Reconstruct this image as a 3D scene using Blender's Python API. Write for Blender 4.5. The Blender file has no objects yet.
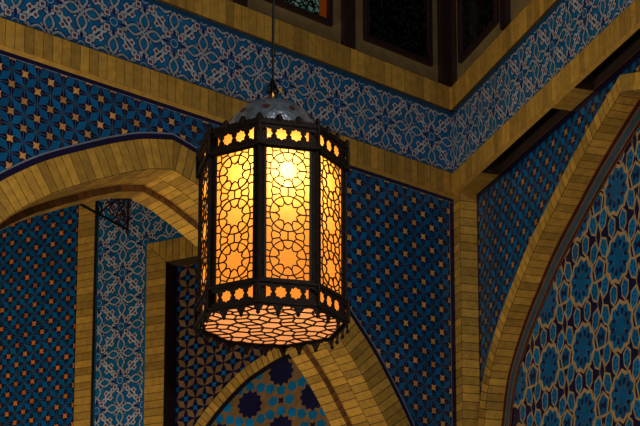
import bpy, math, random
from mathutils import Vector
random.seed(7)
sc = bpy.context.scene
COL = sc.collection
PI = math.pi

# ------------------------------------------------------------------ materials
def new_mat(name):
    m = bpy.data.materials.new(name); m.use_nodes = True
    nt = m.node_tree; nt.nodes.clear()
    out = nt.nodes.new('ShaderNodeOutputMaterial')
    return m, nt, out

def surf(name, col, rough=.5, metal=0., tint=.0, noise=.25, scale=6., bump=0., bscale=60., spec=.5):
    """procedural surface: base colour, per-piece tint, cloudy noise, fine bump"""
    m, nt, out = new_mat(name)
    b = nt.nodes.new('ShaderNodeBsdfPrincipled')
    b.inputs['Roughness'].default_value = rough
    b.inputs['Metallic'].default_value = metal
    b.inputs['Specular IOR Level'].default_value = spec
    tc = nt.nodes.new('ShaderNodeTexCoord')
    n = nt.nodes.new('ShaderNodeTexNoise'); n.inputs['Scale'].default_value = scale; n.inputs['Detail'].default_value = 6
    nt.links.new(tc.outputs['Object'], n.inputs['Vector'])
    mr = nt.nodes.new('ShaderNodeMapRange')
    mr.inputs['From Min'].default_value = .25; mr.inputs['From Max'].default_value = .75
    mr.inputs['To Min'].default_value = 1-noise; mr.inputs['To Max'].default_value = 1+noise
    nt.links.new(n.outputs['Fac'], mr.inputs['Value'])
    val = mr.outputs['Result']
    if tint:
        at = nt.nodes.new('ShaderNodeAttribute'); at.attribute_name = 'tint'
        ma = nt.nodes.new('ShaderNodeMath'); ma.operation = 'MULTIPLY_ADD'
        ma.inputs[1].default_value = tint; ma.inputs[2].default_value = 1.
        nt.links.new(at.outputs['Fac'], ma.inputs[0])
        mu = nt.nodes.new('ShaderNodeMath'); mu.operation = 'MULTIPLY'
        nt.links.new(ma.outputs[0], mu.inputs[0]); nt.links.new(val, mu.inputs[1])
        val = mu.outputs[0]
    vm = nt.nodes.new('ShaderNodeVectorMath'); vm.operation = 'SCALE'
    vm.inputs[0].default_value = col
    nt.links.new(val, vm.inputs['Scale'])
    nt.links.new(vm.outputs['Vector'], b.inputs['Base Color'])
    if bump:
        n2 = nt.nodes.new('ShaderNodeTexNoise'); n2.inputs['Scale'].default_value = bscale; n2.inputs['Detail'].default_value = 4
        nt.links.new(tc.outputs['Object'], n2.inputs['Vector'])
        bp = nt.nodes.new('ShaderNodeBump'); bp.inputs['Strength'].default_value = bump; bp.inputs['Distance'].default_value = .01
        nt.links.new(n2.outputs['Fac'], bp.inputs['Height']); nt.links.new(bp.outputs['Normal'], b.inputs['Normal'])
    nt.links.new(b.outputs[0], out.inputs['Surface'])
    return m

def glow_glass(name, col, emit, estr):
    """frosted amber glass: lets the bulb's light through and glows a little itself"""
    m, nt, out = new_mat(name)
    tr = nt.nodes.new('ShaderNodeBsdfTranslucent'); tr.inputs['Color'].default_value = (*col, 1)
    gl = nt.nodes.new('ShaderNodeBsdfGlossy'); gl.inputs['Roughness'].default_value = .18
    tc = nt.nodes.new('ShaderNodeTexCoord')
    n = nt.nodes.new('ShaderNodeTexNoise'); n.inputs['Scale'].default_value = 9; n.inputs['Detail'].default_value = 3
    nt.links.new(tc.outputs['Object'], n.inputs['Vector'])
    bp = nt.nodes.new('ShaderNodeBump'); bp.inputs['Strength'].default_value = .5; bp.inputs['Distance'].default_value = .02
    nt.links.new(n.outputs['Fac'], bp.inputs['Height']); nt.links.new(bp.outputs['Normal'], gl.inputs['Normal'])
    mx = nt.nodes.new('ShaderNodeMixShader'); mx.inputs[0].default_value = .06
    nt.links.new(tr.outputs[0], mx.inputs[1]); nt.links.new(gl.outputs[0], mx.inputs[2])
    em = nt.nodes.new('ShaderNodeEmission'); em.inputs['Color'].default_value = (*emit, 1)
    mr = nt.nodes.new('ShaderNodeMapRange'); mr.inputs['To Min'].default_value = estr*.75; mr.inputs['To Max'].default_value = estr*1.25
    nt.links.new(n.outputs['Fac'], mr.inputs['Value']); nt.links.new(mr.outputs[0], em.inputs['Strength'])
    ad = nt.nodes.new('ShaderNodeAddShader')
    nt.links.new(mx.outputs[0], ad.inputs[0]); nt.links.new(em.outputs[0], ad.inputs[1])
    nt.links.new(ad.outputs[0], out.inputs['Surface'])
    return m

def stained(name, c1, c2, estr, scale=9.):
    m, nt, out = new_mat(name)
    tc = nt.nodes.new('ShaderNodeTexCoord')
    n = nt.nodes.new('ShaderNodeTexNoise'); n.inputs['Scale'].default_value = 4; n.inputs['Detail'].default_value = 2
    nt.links.new(tc.outputs['Object'], n.inputs['Vector'])
    va = nt.nodes.new('ShaderNodeVectorMath'); va.operation = 'MULTIPLY_ADD'
    va.inputs[1].default_value = (.25, .25, .25)
    nt.links.new(n.outputs['Color'], va.inputs[0]); nt.links.new(tc.outputs['Object'], va.inputs[2])
    v = nt.nodes.new('ShaderNodeTexVoronoi'); v.feature = 'DISTANCE_TO_EDGE'; v.inputs['Scale'].default_value = scale
    nt.links.new(va.outputs[0], v.inputs['Vector'])
    v2 = nt.nodes.new('ShaderNodeTexVoronoi'); v2.inputs['Scale'].default_value = scale
    nt.links.new(va.outputs[0], v2.inputs['Vector'])
    r = nt.nodes.new('ShaderNodeValToRGB')
    r.color_ramp.elements[0].position = .10; r.color_ramp.elements[0].color = (.004, .006, .006, 1)
    r.color_ramp.elements[1].position = .16; r.color_ramp.elements[1].color = (1, 1, 1, 1)
    nt.links.new(v.outputs['Distance'], r.inputs['Fac'])
    mc = nt.nodes.new('ShaderNodeMix'); mc.data_type = 'RGBA'
    mc.inputs['A'].default_value = (*c1, 1); mc.inputs['B'].default_value = (*c2, 1)
    nt.links.new(v2.outputs['Color'], mc.inputs['Factor'])
    mu = nt.nodes.new('ShaderNodeMix'); mu.data_type = 'RGBA'; mu.blend_type = 'MULTIPLY'; mu.inputs['Factor'].default_value = 1
    nt.links.new(mc.outputs['Result'], mu.inputs['A']); nt.links.new(r.outputs['Color'], mu.inputs['B'])
    b = nt.nodes.new('ShaderNodeBsdfPrincipled'); b.inputs['Roughness'].default_value = .15
    nt.links.new(mu.outputs['Result'], b.inputs['Base Color'])
    nt.links.new(mu.outputs['Result'], b.inputs['Emission Color']); b.inputs['Emission Strength'].default_value = estr
    nt.links.new(b.outputs[0], out.inputs['Surface'])
    return m

M = {}
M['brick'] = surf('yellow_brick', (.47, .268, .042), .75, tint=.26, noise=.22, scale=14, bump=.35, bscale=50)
M['brickdark'] = surf('shaded_brick', (.20, .085, .018), .8, tint=.3, noise=.25, scale=14)  # brick colour darkened to hold the shade on the arch step
M['mortar'] = surf('dark_mortar', (.10, .052, .013), .9, noise=.3, scale=20)
M['teal'] = surf('turquoise_glaze', (.003, .125, .285), .28, tint=.22, noise=.18, scale=9)
M['tealL'] = surf('light_turquoise_glaze', (.004, .175, .38), .28, tint=.18, noise=.2, scale=9)
M['navy'] = surf('cobalt_glaze', (.011, .009, .055), .3, tint=.2, noise=.3, scale=9)
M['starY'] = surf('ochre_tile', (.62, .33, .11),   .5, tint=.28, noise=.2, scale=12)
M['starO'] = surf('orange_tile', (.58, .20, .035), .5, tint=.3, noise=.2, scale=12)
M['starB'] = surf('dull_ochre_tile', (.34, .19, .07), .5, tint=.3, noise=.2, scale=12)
M['tan'] = surf('buff_tile', (.21, .115, .038), .6, tint=.22, noise=.25, scale=12)
M['grey'] = surf('pale_joint', (.20, .22, .28), .7, noise=.2)
M['floralblue'] = surf('floral_blue_glaze', (.004, .15, .33), .28, noise=.3, scale=6)
M['petalblue'] = surf('petal_blue_glaze', (.005, .17, .36), .28, noise=.3, scale=30)
M['white'] = surf('white_glaze', (.50, .52, .55), .3, noise=.2, scale=15)
M['ink'] = surf('ink_blue_glaze', (.022, .018, .13), .3, noise=.3, scale=15)
M['red'] = surf('red_glaze', (.22, .045, .04), .4, noise=.25, scale=15)
M['edgeblue'] = surf('border_blue_glaze', (.006, .07, .15), .35, noise=.25)
M['black'] = surf('black_glaze_and_shade', (.008, .006, .012), .35, noise=.3)
M['rust'] = surf('rust_tile', (.24, .062, .018), .5, noise=.3)
M['strap'] = surf('strap_tile', (.44, .30, .15), .55, tint=.15, noise=.2, scale=12)
M['slate'] = surf('grey_blue_glaze', (.05, .12, .17), .35, noise=.3, scale=40)
M['plaster'] = surf('old_plaster', (.25, .165, .062), .85, noise=.22, scale=5, bump=.15, bscale=40)
M['maroon'] = surf('dark_maroon_wood', (.030, .010, .010), .5, noise=.3, scale=10)
M['coffer'] = surf('dark_coffer', (.035, .016, .010), .8, noise=.35, scale=5)
M['stone'] = surf('grey_stone', (.22, .17, .11), .5, noise=.25, scale=3)
M['bronze'] = surf('dark_bronze', (.034, .018, .010), .5, metal=.6, noise=.4, scale=30, bump=.5, bscale=160)
M['lead'] = surf('dark_lead', (.022, .016, .012), .5, metal=.5, noise=.3, scale=40)
M['iron'] = surf('black_iron', (.012, .010, .010), .5, metal=.6, noise=.3, scale=30)
M['rustiron'] = surf('brown_iron', (.16, .045, .022), .55, metal=.2, noise=.3, scale=30)
M['brass'] = surf('worn_brass', (.30, .17, .05), .35, metal=.9, noise=.3, scale=40)
M['tag'] = surf('yellow_tag', (.75, .45, .03), .5, noise=.15, scale=40)
M['rod'] = surf('dull_steel_rod', (.035, .038, .030), .45, metal=.7, noise=.3, scale=30)
M['silver'] = surf('hammered_silver', (.60, .62, .64), .30, metal=.75, noise=.4, scale=26, bump=.5, bscale=45)
M['glass'] = glow_glass('amber_glass', (1.0, .60, .17), (1.0, .39, .058), .50)
M['glassb'] = glow_glass('amber_base_glass', (1.0, .62, .30), (1.0, .56, .29), .36)
M['green'] = stained('green_stained_glass', (.03, .13, .10), (.16, .26, .22), .35, 15.)
M['dim'] = stained('dim_stained_glass', (.004, .010, .008), (.014, .013, .009), .12, 13.)
M['litreveal'] = glow_glass('lit_reveal_glow', (.8, .3, .05), (.45, .13, .012), .16)  # orange light on the window reveal, put in as a glowing strip
def bulbmat():
    m, nt, out = new_mat('warm_bulb')
    em = nt.nodes.new('ShaderNodeEmission'); em.inputs['Color'].default_value = (1, .78, .42, 1); em.inputs['Strength'].default_value = 12
    nt.links.new(em.outputs[0], out.inputs['Surface']); return m
M['bulb'] = bulbmat()

# ------------------------------------------------------------------ mesh builder
class MB:
    def __init__(s): s.v = []; s.f = []; s.m = []; s.t = []; s.names = []
    def mi(s, mat):
        if mat not in s.names: s.names.append(mat)
        return s.names.index(mat)
    def poly(s, pts, mat, tint=None):
        i = len(s.v); s.v += [tuple(p) for p in pts]
        s.f.append(tuple(range(i, i+len(pts)))); s.m.append(s.mi(mat))
        s.t.append(random.uniform(-1, 1) if tint is None else tint)
    def prism(s, pts, ext, mat, tint=None):
        """closed prism: polygon pts (3D) pushed along vector ext"""
        if tint is None: tint = random.uniform(-1, 1)
        n = len(pts); i = len(s.v)
        s.v += [tuple(p) for p in pts] + [tuple(Vector(p)+ext) for p in pts]
        fs = [tuple(range(i+n-1, i-1, -1)), tuple(range(i+n, i+2*n))]
        for k in range(n): fs.append((i+k, i+(k+1) % n, i+n+(k+1) % n, i+n+k))
        for f in fs: s.f.append(f); s.m.append(s.mi(mat)); s.t.append(tint)
    def build(s, name, parent=None, smooth=False):
        me = bpy.data.meshes.new(name)
        me.from_pydata(s.v, [], s.f)
        for n in s.names: me.materials.append(M[n])
        me.polygons.foreach_set('material_index', s.m)
        a = me.attributes.new('tint', 'FLOAT', 'FACE'); a.data.foreach_set('value', s.t)
        if smooth: me.polygons.foreach_set('use_smooth', [True]*len(s.f))
        me.update()
        o = bpy.data.objects.new(name, me); COL.objects.link(o)
        if parent: o.parent = parent; o.matrix_parent_inverse = parent.matrix_world.inverted()
        return o

def tube(mb, pts, r, mat, n=8, closed=False):
    pts = [Vector(p) for p in pts]; rings = []
    N = len(pts); ref = Vector((0, 0, 1))
    for i, p in enumerate(pts):
        a = pts[(i-1) % N] if closed else pts[max(i-1, 0)]
        b = pts[(i+1) % N] if closed else pts[min(i+1, N-1)]
        t = (b-a).normalized()
        u = t.cross(ref if abs(t.dot(ref)) < .95 else Vector((1, 0, 0))).normalized(); w = t.cross(u)
        rr = r[i] if isinstance(r, (list, tuple)) else r
        rings.append([p + (u*math.cos(2*PI*k/n) + w*math.sin(2*PI*k/n))*rr for k in range(n)])
    base = len(mb.v)
    for R_ in rings: mb.v += [tuple(q) for q in R_]
    mi = mb.mi(mat)
    for i in range(N if closed else N-1):
        for k in range(n):
            a = base+i*n; b = base+((i+1) % N)*n
            mb.f.append((a+k, a+(k+1) % n, b+(k+1) % n, b+k)); mb.m.append(mi); mb.t.append(0)
    if not closed:
        mb.f.append(tuple(base+k for k in range(n-1, -1, -1))); mb.m.append(mi); mb.t.append(0)
        mb.f.append(tuple(base+(N-1)*n+k for k in range(n))); mb.m.append(mi); mb.t.append(0)

def lathe(mb, prof, c, mat, n=48):
    base = len(mb.v)
    for r, z in prof:
        mb.v += [(c[0]+r*math.cos(2*PI*k/n), c[1]+r*math.sin(2*PI*k/n), z) for k in range(n)]
    mi = mb.mi(mat)
    for i in range(len(prof)-1):
        for k in range(n):
            a = base+i*n; b = a+n
            mb.f.append((a+k, a+(k+1) % n, b+(k+1) % n, b+k)); mb.m.append(mi); mb.t.append(0)

class Plane:
    """a vertical wall plane: u along the wall, z up, o towards the room"""
    def __init__(s, origin, du, n): s.o = Vector(origin); s.du = Vector(du).normalized(); s.n = Vector(n).normalized()
    def __call__(s, u, z, o=0.):
        p = s.o + s.du*u + s.n*o; return Vector((p.x, p.y, z))

def clip(poly, u0, u1, z0, z1):
    for ax, lim, sg in ((0, u0, 1), (0, u1, -1), (1, z0, 1), (1, z1, -1)):
        out = []
        for i in range(len(poly)):
            a, b = poly[i-1], poly[i]
            da, db = sg*(a[ax]-lim), sg*(b[ax]-lim)
            if (da >= 0) != (db >= 0):
                t = da/(da-db); out.append((a[0]+(b[0]-a[0])*t, a[1]+(b[1]-a[1])*t))
            if db >= 0: out.append(b)
        poly = out
        if len(poly) < 3: return None
    return poly

def tag(o, label, cat, kind=None, group=None):
    o['label'] = label; o['category'] = cat
    if kind: o['kind'] = kind
    if group: o['group'] = group
    return o
def empty(name, loc):
    o = bpy.data.objects.new(name, None); COL.objects.link(o); o.location = loc; o.empty_display_size = .1
    bpy.context.view_layer.update(); return o

# ------------------------------------------------------------------ bricks
def brick(mb, quad, nrm, gap=.0042, lift=.006, tint=None, mat='brick'):
    """one brick: a quad (a,b,c,d) drawn in by the joint width and standing proud of the mortar"""
    q = [Vector(p) for p in quad]; out = []
    for i in range(4):
        if (q[(i+1) % 4]-q[i]).length < 1e-5: continue
        e1 = q[(i+1) % 4]-q[i]; e0 = q[i-1]-q[i]
        if e0.length < 1e-5: e0 = q[i-2]-q[i]
        l1, l0 = max(e1.length, 1e-6), max(e0.length, 1e-6)
        out.append(q[i] + e1*min(gap/l1, .3) + e0*min(gap/l0, .3))
    if len(out) > 2: mb.prism(out, nrm*lift, mat, tint)

def brick_rect(mb, pl, u0, u1, z0, z1, off, pitch, vertical, half=False, base=True, lift=.006, gap=.0042):
    """vertical=True: soldier course of standing bricks; else stacked courses"""
    if base: mb.poly([pl(u0, z0, off), pl(u1, z0, off), pl(u1, z1, off), pl(u0, z1, off)], 'mortar')
    if vertical:
        n = max(1, round((u1-u0)/pitch))
        for i in range(n):
            a = u0+(u1-u0)*i/n; b = u0+(u1-u0)*(i+1)/n
            brick(mb, [pl(a, z0, off), pl(b, z0, off), pl(b, z1, off), pl(a, z1, off)], pl.n, gap, lift)
    else:
        n = max(1, round((z1-z0)/pitch))
        for i in range(n):
            a = z0+(z1-z0)*i/n; b = z0+(z1-z0)*(i+1)/n
            brick(mb, [pl(u0, a, off), pl(u1, a, off), pl(u1, b, off), pl(u0, b, off)], pl.n, gap, lift)

# ------------------------------------------------------------------ tile patterns
def star_tiles(mb, pl, u0, u1, z0, z1, pu, pz, star, off, drop, cRh, cSt, cLine='grey'):
    """four-point stars and lozenges on a chequer lattice; star = (u,z) of one star"""
    a, b = .268, .180
    def put(poly, o, mat, tint=None):
        pts = [(star[0]+x*pu, star[1]+y*pz) for x, y in poly]
        pts = clip(pts, u0, u1, z0, z1)
        if not pts: return
        if drop and any(drop(x, y) for x, y in pts): return
        mb.poly([pl(x, y, off+o) for x, y in pts], mat, tint)
    i0 = int((u0-star[0])/pu)-2; i1 = int((u1-star[0])/pu)+2
    j0 = int((z0-star[1])/pz)-2; j1 = int((z1-star[1])/pz)+2
    L = .014
    for i in range(i0, i1+1):
        for j in range(j0, j1+1):
            if (i+j) % 2 == 0:                       # star
                t = random.uniform(-1, 1)
                P = []
                for k in range(4):
                    an = PI/4+k*PI/2; P.append((i+a*1.414*math.cos(an), j+a*1.414*math.sin(an)))
                    an += PI/4; P.append((i+b*math.cos(an), j+b*math.sin(an)))
                put(P[0:8:1] if False else [P[7], P[0], P[1], P[3], P[5]] if False else P, .003, cSt, t)
                for dx, dy in ((1, 0), (-1, 0), (0, 1), (0, -1)):    # pale joint star -> hub
                    s0, s1 = b, .97
                    nx, ny = -dy*L, dx*L
                    put([(i+dx*s0-nx*.6, j+dy*s0-ny*.6), (i+dx*s1-nx, j+dy*s1-ny), (i+dx*s1+nx, j+dy*s1+ny), (i+dx*s0+nx*.6, j+dy*s0+ny*.6)], .002, cLine, 0)
            # lozenge in the square (i..i+1, j..j+1) joining its two hubs
            if (i+j) % 2 == 0:   # star at (i,j): hubs at (i+1,j),(i,j+1)
                put([(i+.97, j+.03), (i+1-a, j+1-a), (i+.03, j+.97), (i+a, j+a)], .0025, cRh)
            else:                # hub at (i,j)
                put([(i+.03, j+.03), (i+1-a, j+a), (i+.97, j+.97), (i+a, j+1-a)], .0025, cRh)

def floral(mb, pl, u0, u1, z0, z1, P, fl, off):
    """arabesque tiles: four-petal flowers and ringed discs on a half-dropped lattice"""
    H = P/2
    def put(poly, o, mat, tint=0):
        pts = clip(poly, u0, u1, z0, z1)
        if pts: mb.poly([pl(x, y, off+o) for x, y in pts], mat, tint)
    mb.poly([pl(u0, z0, off), pl(u1, z0, off), pl(u1, z1, off), pl(u0, z1, off)], 'floralblue')
    def strip(cx, cy, line, w, o, mat):
        n = len(line)
        for k in range(n-1):
            (x0, y0), (x1, y1) = line[k], line[k+1]
            dx, dy = x1-x0, y1-y0; l = math.hypot(dx, dy) or 1
            nx, ny = -dy/l*w/2, dx/l*w/2; ex, ey = dx/l*w*.25, dy/l*w*.25
            put([(cx+P*(x0+nx-ex), cy+P*(y0+ny-ey)), (cx+P*(x1+nx+ex), cy+P*(y1+ny+ey)), (cx+P*(x1-nx+ex), cy+P*(y1-ny+ey)), (cx+P*(x0-nx-ex), cy+P*(y0-ny-ey))], o, mat)
    def disc(cx, cy, x, y, r, o, mat, n=8, rot=0., sq=1.):
        put([(cx+P*(x+r*math.cos(2*PI*k/n+rot)), cy+P*(y+r*sq*math.sin(2*PI*k/n+rot))) for k in range(n)], o, mat)
    def petal(h0, h1, w, n=10):
        R = []
        for k in range(n+1):
            t = k/n; R.append((h0+(h1-h0)*t, w*(1-abs(2*t-1)**1.75)*(1.1-.2*t)))
        return R
    rotq = lambda x, y, q: [(x, y), (-y, x), (-x, -y), (y, -x)][q]
    i0 = int((u0-fl[0])/H)-2; i1 = int((u1-fl[0])/H)+2
    j0 = int((z0-fl[1])/H)-2; j1 = int((z1-fl[1])/H)+2
    for i in range(i0, i1+1):
        for j in range(j0, j1+1):
            cx, cy = fl[0]+i*H, fl[1]+j*H
            if (i+j) % 2 == 0:
                for q in range(4):
                    top = petal(.045, .285, .072)
                    ring = top + [(x, -y) for x, y in reversed(top)]
                    line = [rotq(x, y, q) for x, y in ring]
                    strip(cx, cy, line, .060, .001, 'ink'); strip(cx, cy, line, .035, .002, 'white')
                    ins = petal(.09, .24, .046); ins = ins+[(x, -y) for x, y in reversed(ins)]
                    put([(cx+P*a, cy+P*b) for a, b in [rotq(x, y, q) for x, y in ins]], .0015, 'petalblue')
                    # dark buds between the petals and stems towards the corners
                    s = .075; disc(cx, cy, *rotq(s, s, q), .024, .0025, 'ink', 6)
                    strip(cx, cy, [rotq(x, x, q) for x in (.05, .12)], .016, .0022, 'white')
                    # white cloud band between flower and flower, with its navy edge and paired red buds
                    for sg in (1, -1):
                        f = (lambda x, y: rotq(x, y, q)) if sg > 0 else (lambda x, y: rotq(y, x, q))
                        ln = [f(.30, .03), f(.315, .058), f(.35, .045), f(.368, .095), f(.315, .135), f(.30, .18), f(.25, .195), f(.225, .225)]
                        strip(cx, cy, ln, .066, .001, 'ink'); strip(cx, cy, ln, .040, .003, 'white')
                        ln = [f(.30, 0), f(.36, .012), f(.41, .0)]
                        strip(cx, cy, ln, .014, .0032, 'ink')
                    for d in (.205, ):
                        x, y = rotq(d, d, q)
                        disc(cx, cy, x, y, .074, .001, 'ink', 4, q*PI/2); disc(cx, cy, x, y, .062, .0034, 'white', 4, q*PI/2)
                        disc(cx, cy, x, y, .032, .004, 'red', 4, PI/4)
                disc(cx, cy, 0, 0, .034, .003, 'white', 8); disc(cx, cy, 0, 0, .015, .004, 'ink', 6)
            else:
                disc(cx, cy, 0, 0, .078, .0046, 'ink', 12); disc(cx, cy, 0, 0, .066, .0048, 'white', 12); disc(cx, cy, 0, 0, .055, .005, 'petalblue', 12)
                for q in range(4):
                    x, y = rotq(.108, .108, q)
                    disc(cx, cy, x, y, .080, .0036, 'ink', 4, PI/4); disc(cx, cy, x, y, .067, .0042, 'white', 4, PI/4)
                    disc(cx, cy, x, y, .036, .005, 'red', 4, PI/4)
                    disc(cx, cy, *rotq(.15, 0, q), .014, .0042, 'ink', 6)
                    strip(cx, cy, [rotq(.015, 0, q), rotq(.04, 0, q)], .010, .0054, 'ink')

# ------------------------------------------------------------------ arches
def smooth(pts, step):
    """Catmull-Rom through pts, resampled at even arc length"""
    P = [pts[0]]+list(pts)+[pts[-1]]; fine = []
    for i in range(1, len(P)-2):
        for k in range(12):
            t = k/12
            fine.append(tuple(.5*(2*P[i][d]+(P[i+1][d]-P[i-1][d])*t+(2*P[i-1][d]-5*P[i][d]+4*P[i+1][d]-P[i+2][d])*t*t+(3*P[i][d]-P[i-1][d]-3*P[i+1][d]+P[i+2][d])*t**3) for d in (0, 1)))
    fine.append(pts[-1]); out = [fine[0]]; acc = 0
    for a, b in zip(fine, fine[1:]):
        l = math.hypot(b[0]-a[0], b[1]-a[1]); pos = 0
        while acc+l-pos >= step:
            pos += step-acc; acc = 0; t = pos/l
            out.append((a[0]+(b[0]-a[0])*t, a[1]+(b[1]-a[1])*t))
        acc += l-pos
    return out
def offset(cv, d):
    """half-arch curve (dx>=0 from the apex) drawn in by d, keeping its point"""
    raw = []
    for i, p in enumerate(cv):
        a = cv[max(i-1, 0)]; b = cv[min(i+1, len(cv)-1)]
        tx, ty = b[0]-a[0], b[1]-a[1]; l = math.hypot(tx, ty); nx, ny = ty/l, -tx/l    # inward-down normal
        raw.append((p[0]+nx*d, p[1]+ny*d))
    apex = None
    for a, b in zip(raw, raw[1:]):
        if a[0] < 0 <= b[0]:
            t = -a[0]/(b[0]-a[0]); apex = (0., a[1]+(b[1]-a[1])*t)
    if apex is None:                                     # drawn outwards: run the first piece on to the axis
        a, b = raw[0], raw[1]; apex = (0., a[1]-(b[1]-a[1])/max(1e-6, b[0]-a[0])*a[0])
        return [apex]+raw[1:]
    return [p if p[0] > 0 else apex for p in raw]
def arch_z(cv, dx):
    dx = abs(dx)
    for a, b in zip(cv, cv[1:]):
        if a[0] <= dx <= b[0] and b[0] > a[0]: return a[1]+(b[1]-a[1])*(dx-a[0])/(b[0]-a[0])
    return -1e9
def ribbon(mb, pl, c, cvo, cvi, off, mat, lift=0., side=(1, -1)):
    for s in side:
        for i in range(len(cvo)-1):
            q = [pl(c+s*cvo[i][0], cvo[i][1], off), pl(c+s*cvo[i+1][0], cvo[i+1][1], off), pl(c+s*cvi[i+1][0], cvi[i+1][1], off), pl(c+s*cvi[i][0], cvi[i][1], off)]
            mb.poly(q, mat, 0)
def arch_face(mb, pl, c, cvo, cvi, off, lift=.006, mat='brick'):
    ribbon(mb, pl, c, cvo, cvi, off, 'mortar')
    for s in (1, -1):
        for i in range(len(cvo)-1):
            brick(mb, [pl(c+s*cvo[i][0], cvo[i][1], off), pl(c+s*cvo[i+1][0], cvo[i+1][1], off), pl(c+s*cvi[i+1][0], cvi[i+1][1], off), pl(c+s*cvi[i][0], cvi[i][1], off)], pl.n, .0045, lift, None, mat)
def arch_soffit(mb, pl, c, cv, o0, o1, rows, inset=True):
    """under-face of an arch, bricks in rows from depth o0 to o1, every other row staggered"""
    for s in (1, -1):
        for i in range(len(cv)-1):
            mb.poly([pl(c+s*cv[i][0], cv[i][1], o0), pl(c+s*cv[i+1][0], cv[i+1][1], o0), pl(c+s*cv[i+1][0], cv[i+1][1], o1), pl(c+s*cv[i][0], cv[i][1], o1)], 'mortar')
        for r in range(rows):
            a = o0+(o1-o0)*r/rows; b = o0+(o1-o0)*(r+1)/rows
            C2 = cv if r % 2 == 0 else [cv[0]]+[((p[0]+q[0])/2, (p[1]+q[1])/2) for p, q in zip(cv, cv[1:])]
            for i in range(len(C2)-1):
                p, q = C2[i], C2[i+1]
                dx, dy = q[0]-p[0], q[1]-p[1]; l = math.hypot(dx, dy)
                if l < .01: continue
                nn = pl.du*(s*dy/l) + Vector((0, 0, -dx/l))
                brick(mb, [pl(c+s*p[0], p[1], a), pl(c+s*q[0], q[1], a), pl(c+s*q[0], q[1], b), pl(c+s*p[0], p[1], b)], nn, .0045, .006)

def field_base(mb, pl, u0, u1, z0, z1, off, mat, c=None, cv=None, n=160):
    """flat backing with an arched opening"""
    us = [u0+(u1-u0)*i/n for i in range(n+1)]
    for a, b in zip(us, us[1:]):
        za = max(z0, arch_z(cv, a-c)) if cv else z0; zb = max(z0, arch_z(cv, b-c)) if cv else z0
        if min(za, zb) >= z1: continue
        mb.poly([pl(a, za, off), pl(b, zb, off), pl(b, z1, off), pl(a, z1, off)], mat, 0)

# ------------------------------------------------------------------ the walls
CX, CY = 1.5796, 18.0
A = Plane((CX, CY, 0), (-.7691, -.6391, 0), (.6391, -.7691, 0))
B = Plane((CX, CY, 0), (.3098, -.9508, 0), (-.9508, -.3098, 0))
N = Plane((-3.716, 20.7, 0), (.88274, -.46987, 0), (-.46987, -.88274, 0))
Z_LOW = 3.6
WLEN = 8.0

def struct(name, loc, label, cat):
    return tag(empty(name, loc), label, cat, 'structure')

def band_stack(pl, root, z_bot, flower):
    """floral frieze between two courses of standing bricks, then plaster above"""
    mb = MB(); brick_rect(mb, pl, 0, WLEN, z_bot+.035, 8.90, .03, .102, True, gap=.0035, lift=.004)
    mb.poly([pl(0, 8.90, 0), pl(WLEN, 8.90, 0), pl(WLEN, 8.90, .036), pl(0, 8.90, .036)], 'brick', -.5)
    mb.poly([pl(0, z_bot+.036, .034), pl(WLEN, z_bot+.036, .034), pl(WLEN, z_bot, .004), pl(0, z_bot, .004)], 'brick', -.6)
    mb.build('brick_course', root)
    mb = MB(); floral(mb, pl, 0, WLEN, 8.90, 9.62, .730, flower, .012)
    mb.poly([pl(0, 9.62, .013), pl(WLEN, 9.62, .013), pl(WLEN, 9.68, .013), pl(0, 9.68, .013)], 'edgeblue')
    mb.poly([pl(0, 8.90, .018), pl(WLEN, 8.90, .018), pl(WLEN, 8.918, .018), pl(0, 8.918, .018)], 'edgeblue')
    mb.build('floral_frieze', root)
    mb = MB(); brick_rect(mb, pl, 0, WLEN, 9.675, 9.965, .045, .102, True, gap=.003, lift=.004)
    mb.poly([pl(0, 9.675, 0), pl(WLEN, 9.675, 0), pl(WLEN, 9.675, .049), pl(0, 9.675, .049)], 'mortar')
    mb.poly([pl(0, 9.965, 0), pl(WLEN, 9.965, 0), pl(WLEN, 9.965, .049), pl(0, 9.965, .049)], 'mortar')
    mb.build('brick_course', root)

# ---- left wall -----------------------------------------------------------
wl = struct('wall_left', A(4, 0), 'left wall with star tiles, blue floral frieze and large pointed brick arch', 'wall')
band_stack(A, wl, 8.595, (4.380, 9.275))
cA = 4.01
outA = smooth([(0, 8.235), (.35, 8.15), (.62, 8.045), (.85, 7.94), (1.4, 7.66), (1.74, 7.44), (2.02, 7.22), (2.31, 6.92), (2.68, 6.54), (2.92, 6.24), (3.28, 5.72), (3.52, 5.2), (3.66, 4.7), (3.72, 4.2), (3.72, Z_LOW)], .1)
kA = offset(outA, .31); k2A = offset(kA, .07)
mb = MB(); field_base(mb, A, 0, WLEN, Z_LOW, 8.60, 0, 'navy', cA, offset(outA, .15))
dropA = lambda u, z: z < arch_z(outA, u-cA)-.20 and abs(u-cA) < 3.72
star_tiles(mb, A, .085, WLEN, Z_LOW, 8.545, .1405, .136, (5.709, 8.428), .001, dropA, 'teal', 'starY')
mb.poly([A(0, 8.553, .004), A(WLEN, 8.553, .004), A(WLEN, 8.545, .004), A(0, 8.545, .004)], 'grey', 0)
mb.poly([A(.075, Z_LOW, .004), A(.085, Z_LOW, .004), A(.085, 8.545, .004), A(.075, 8.545, .004)], 'grey', 0)
mb.build('star_tile_panel', wl)
mb = MB()
ribbon(mb, A, cA, offset(outA, -.055), outA, .007, 'navy'); ribbon(mb, A, cA, offset(outA, -.072), offset(outA, -.055), .008, 'grey')
mb.build('navy_border', wl)
mb = MB()
arch_face(mb, A, cA, outA, kA, .014)
arch_soffit(mb, A, cA, kA, .014, -.52, 2)
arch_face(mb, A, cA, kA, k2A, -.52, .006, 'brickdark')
arch_soffit(mb, A, cA, k2A, -.52, -.77, 1)
mb.build('brick_arch', wl)
mb = MB()
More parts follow.
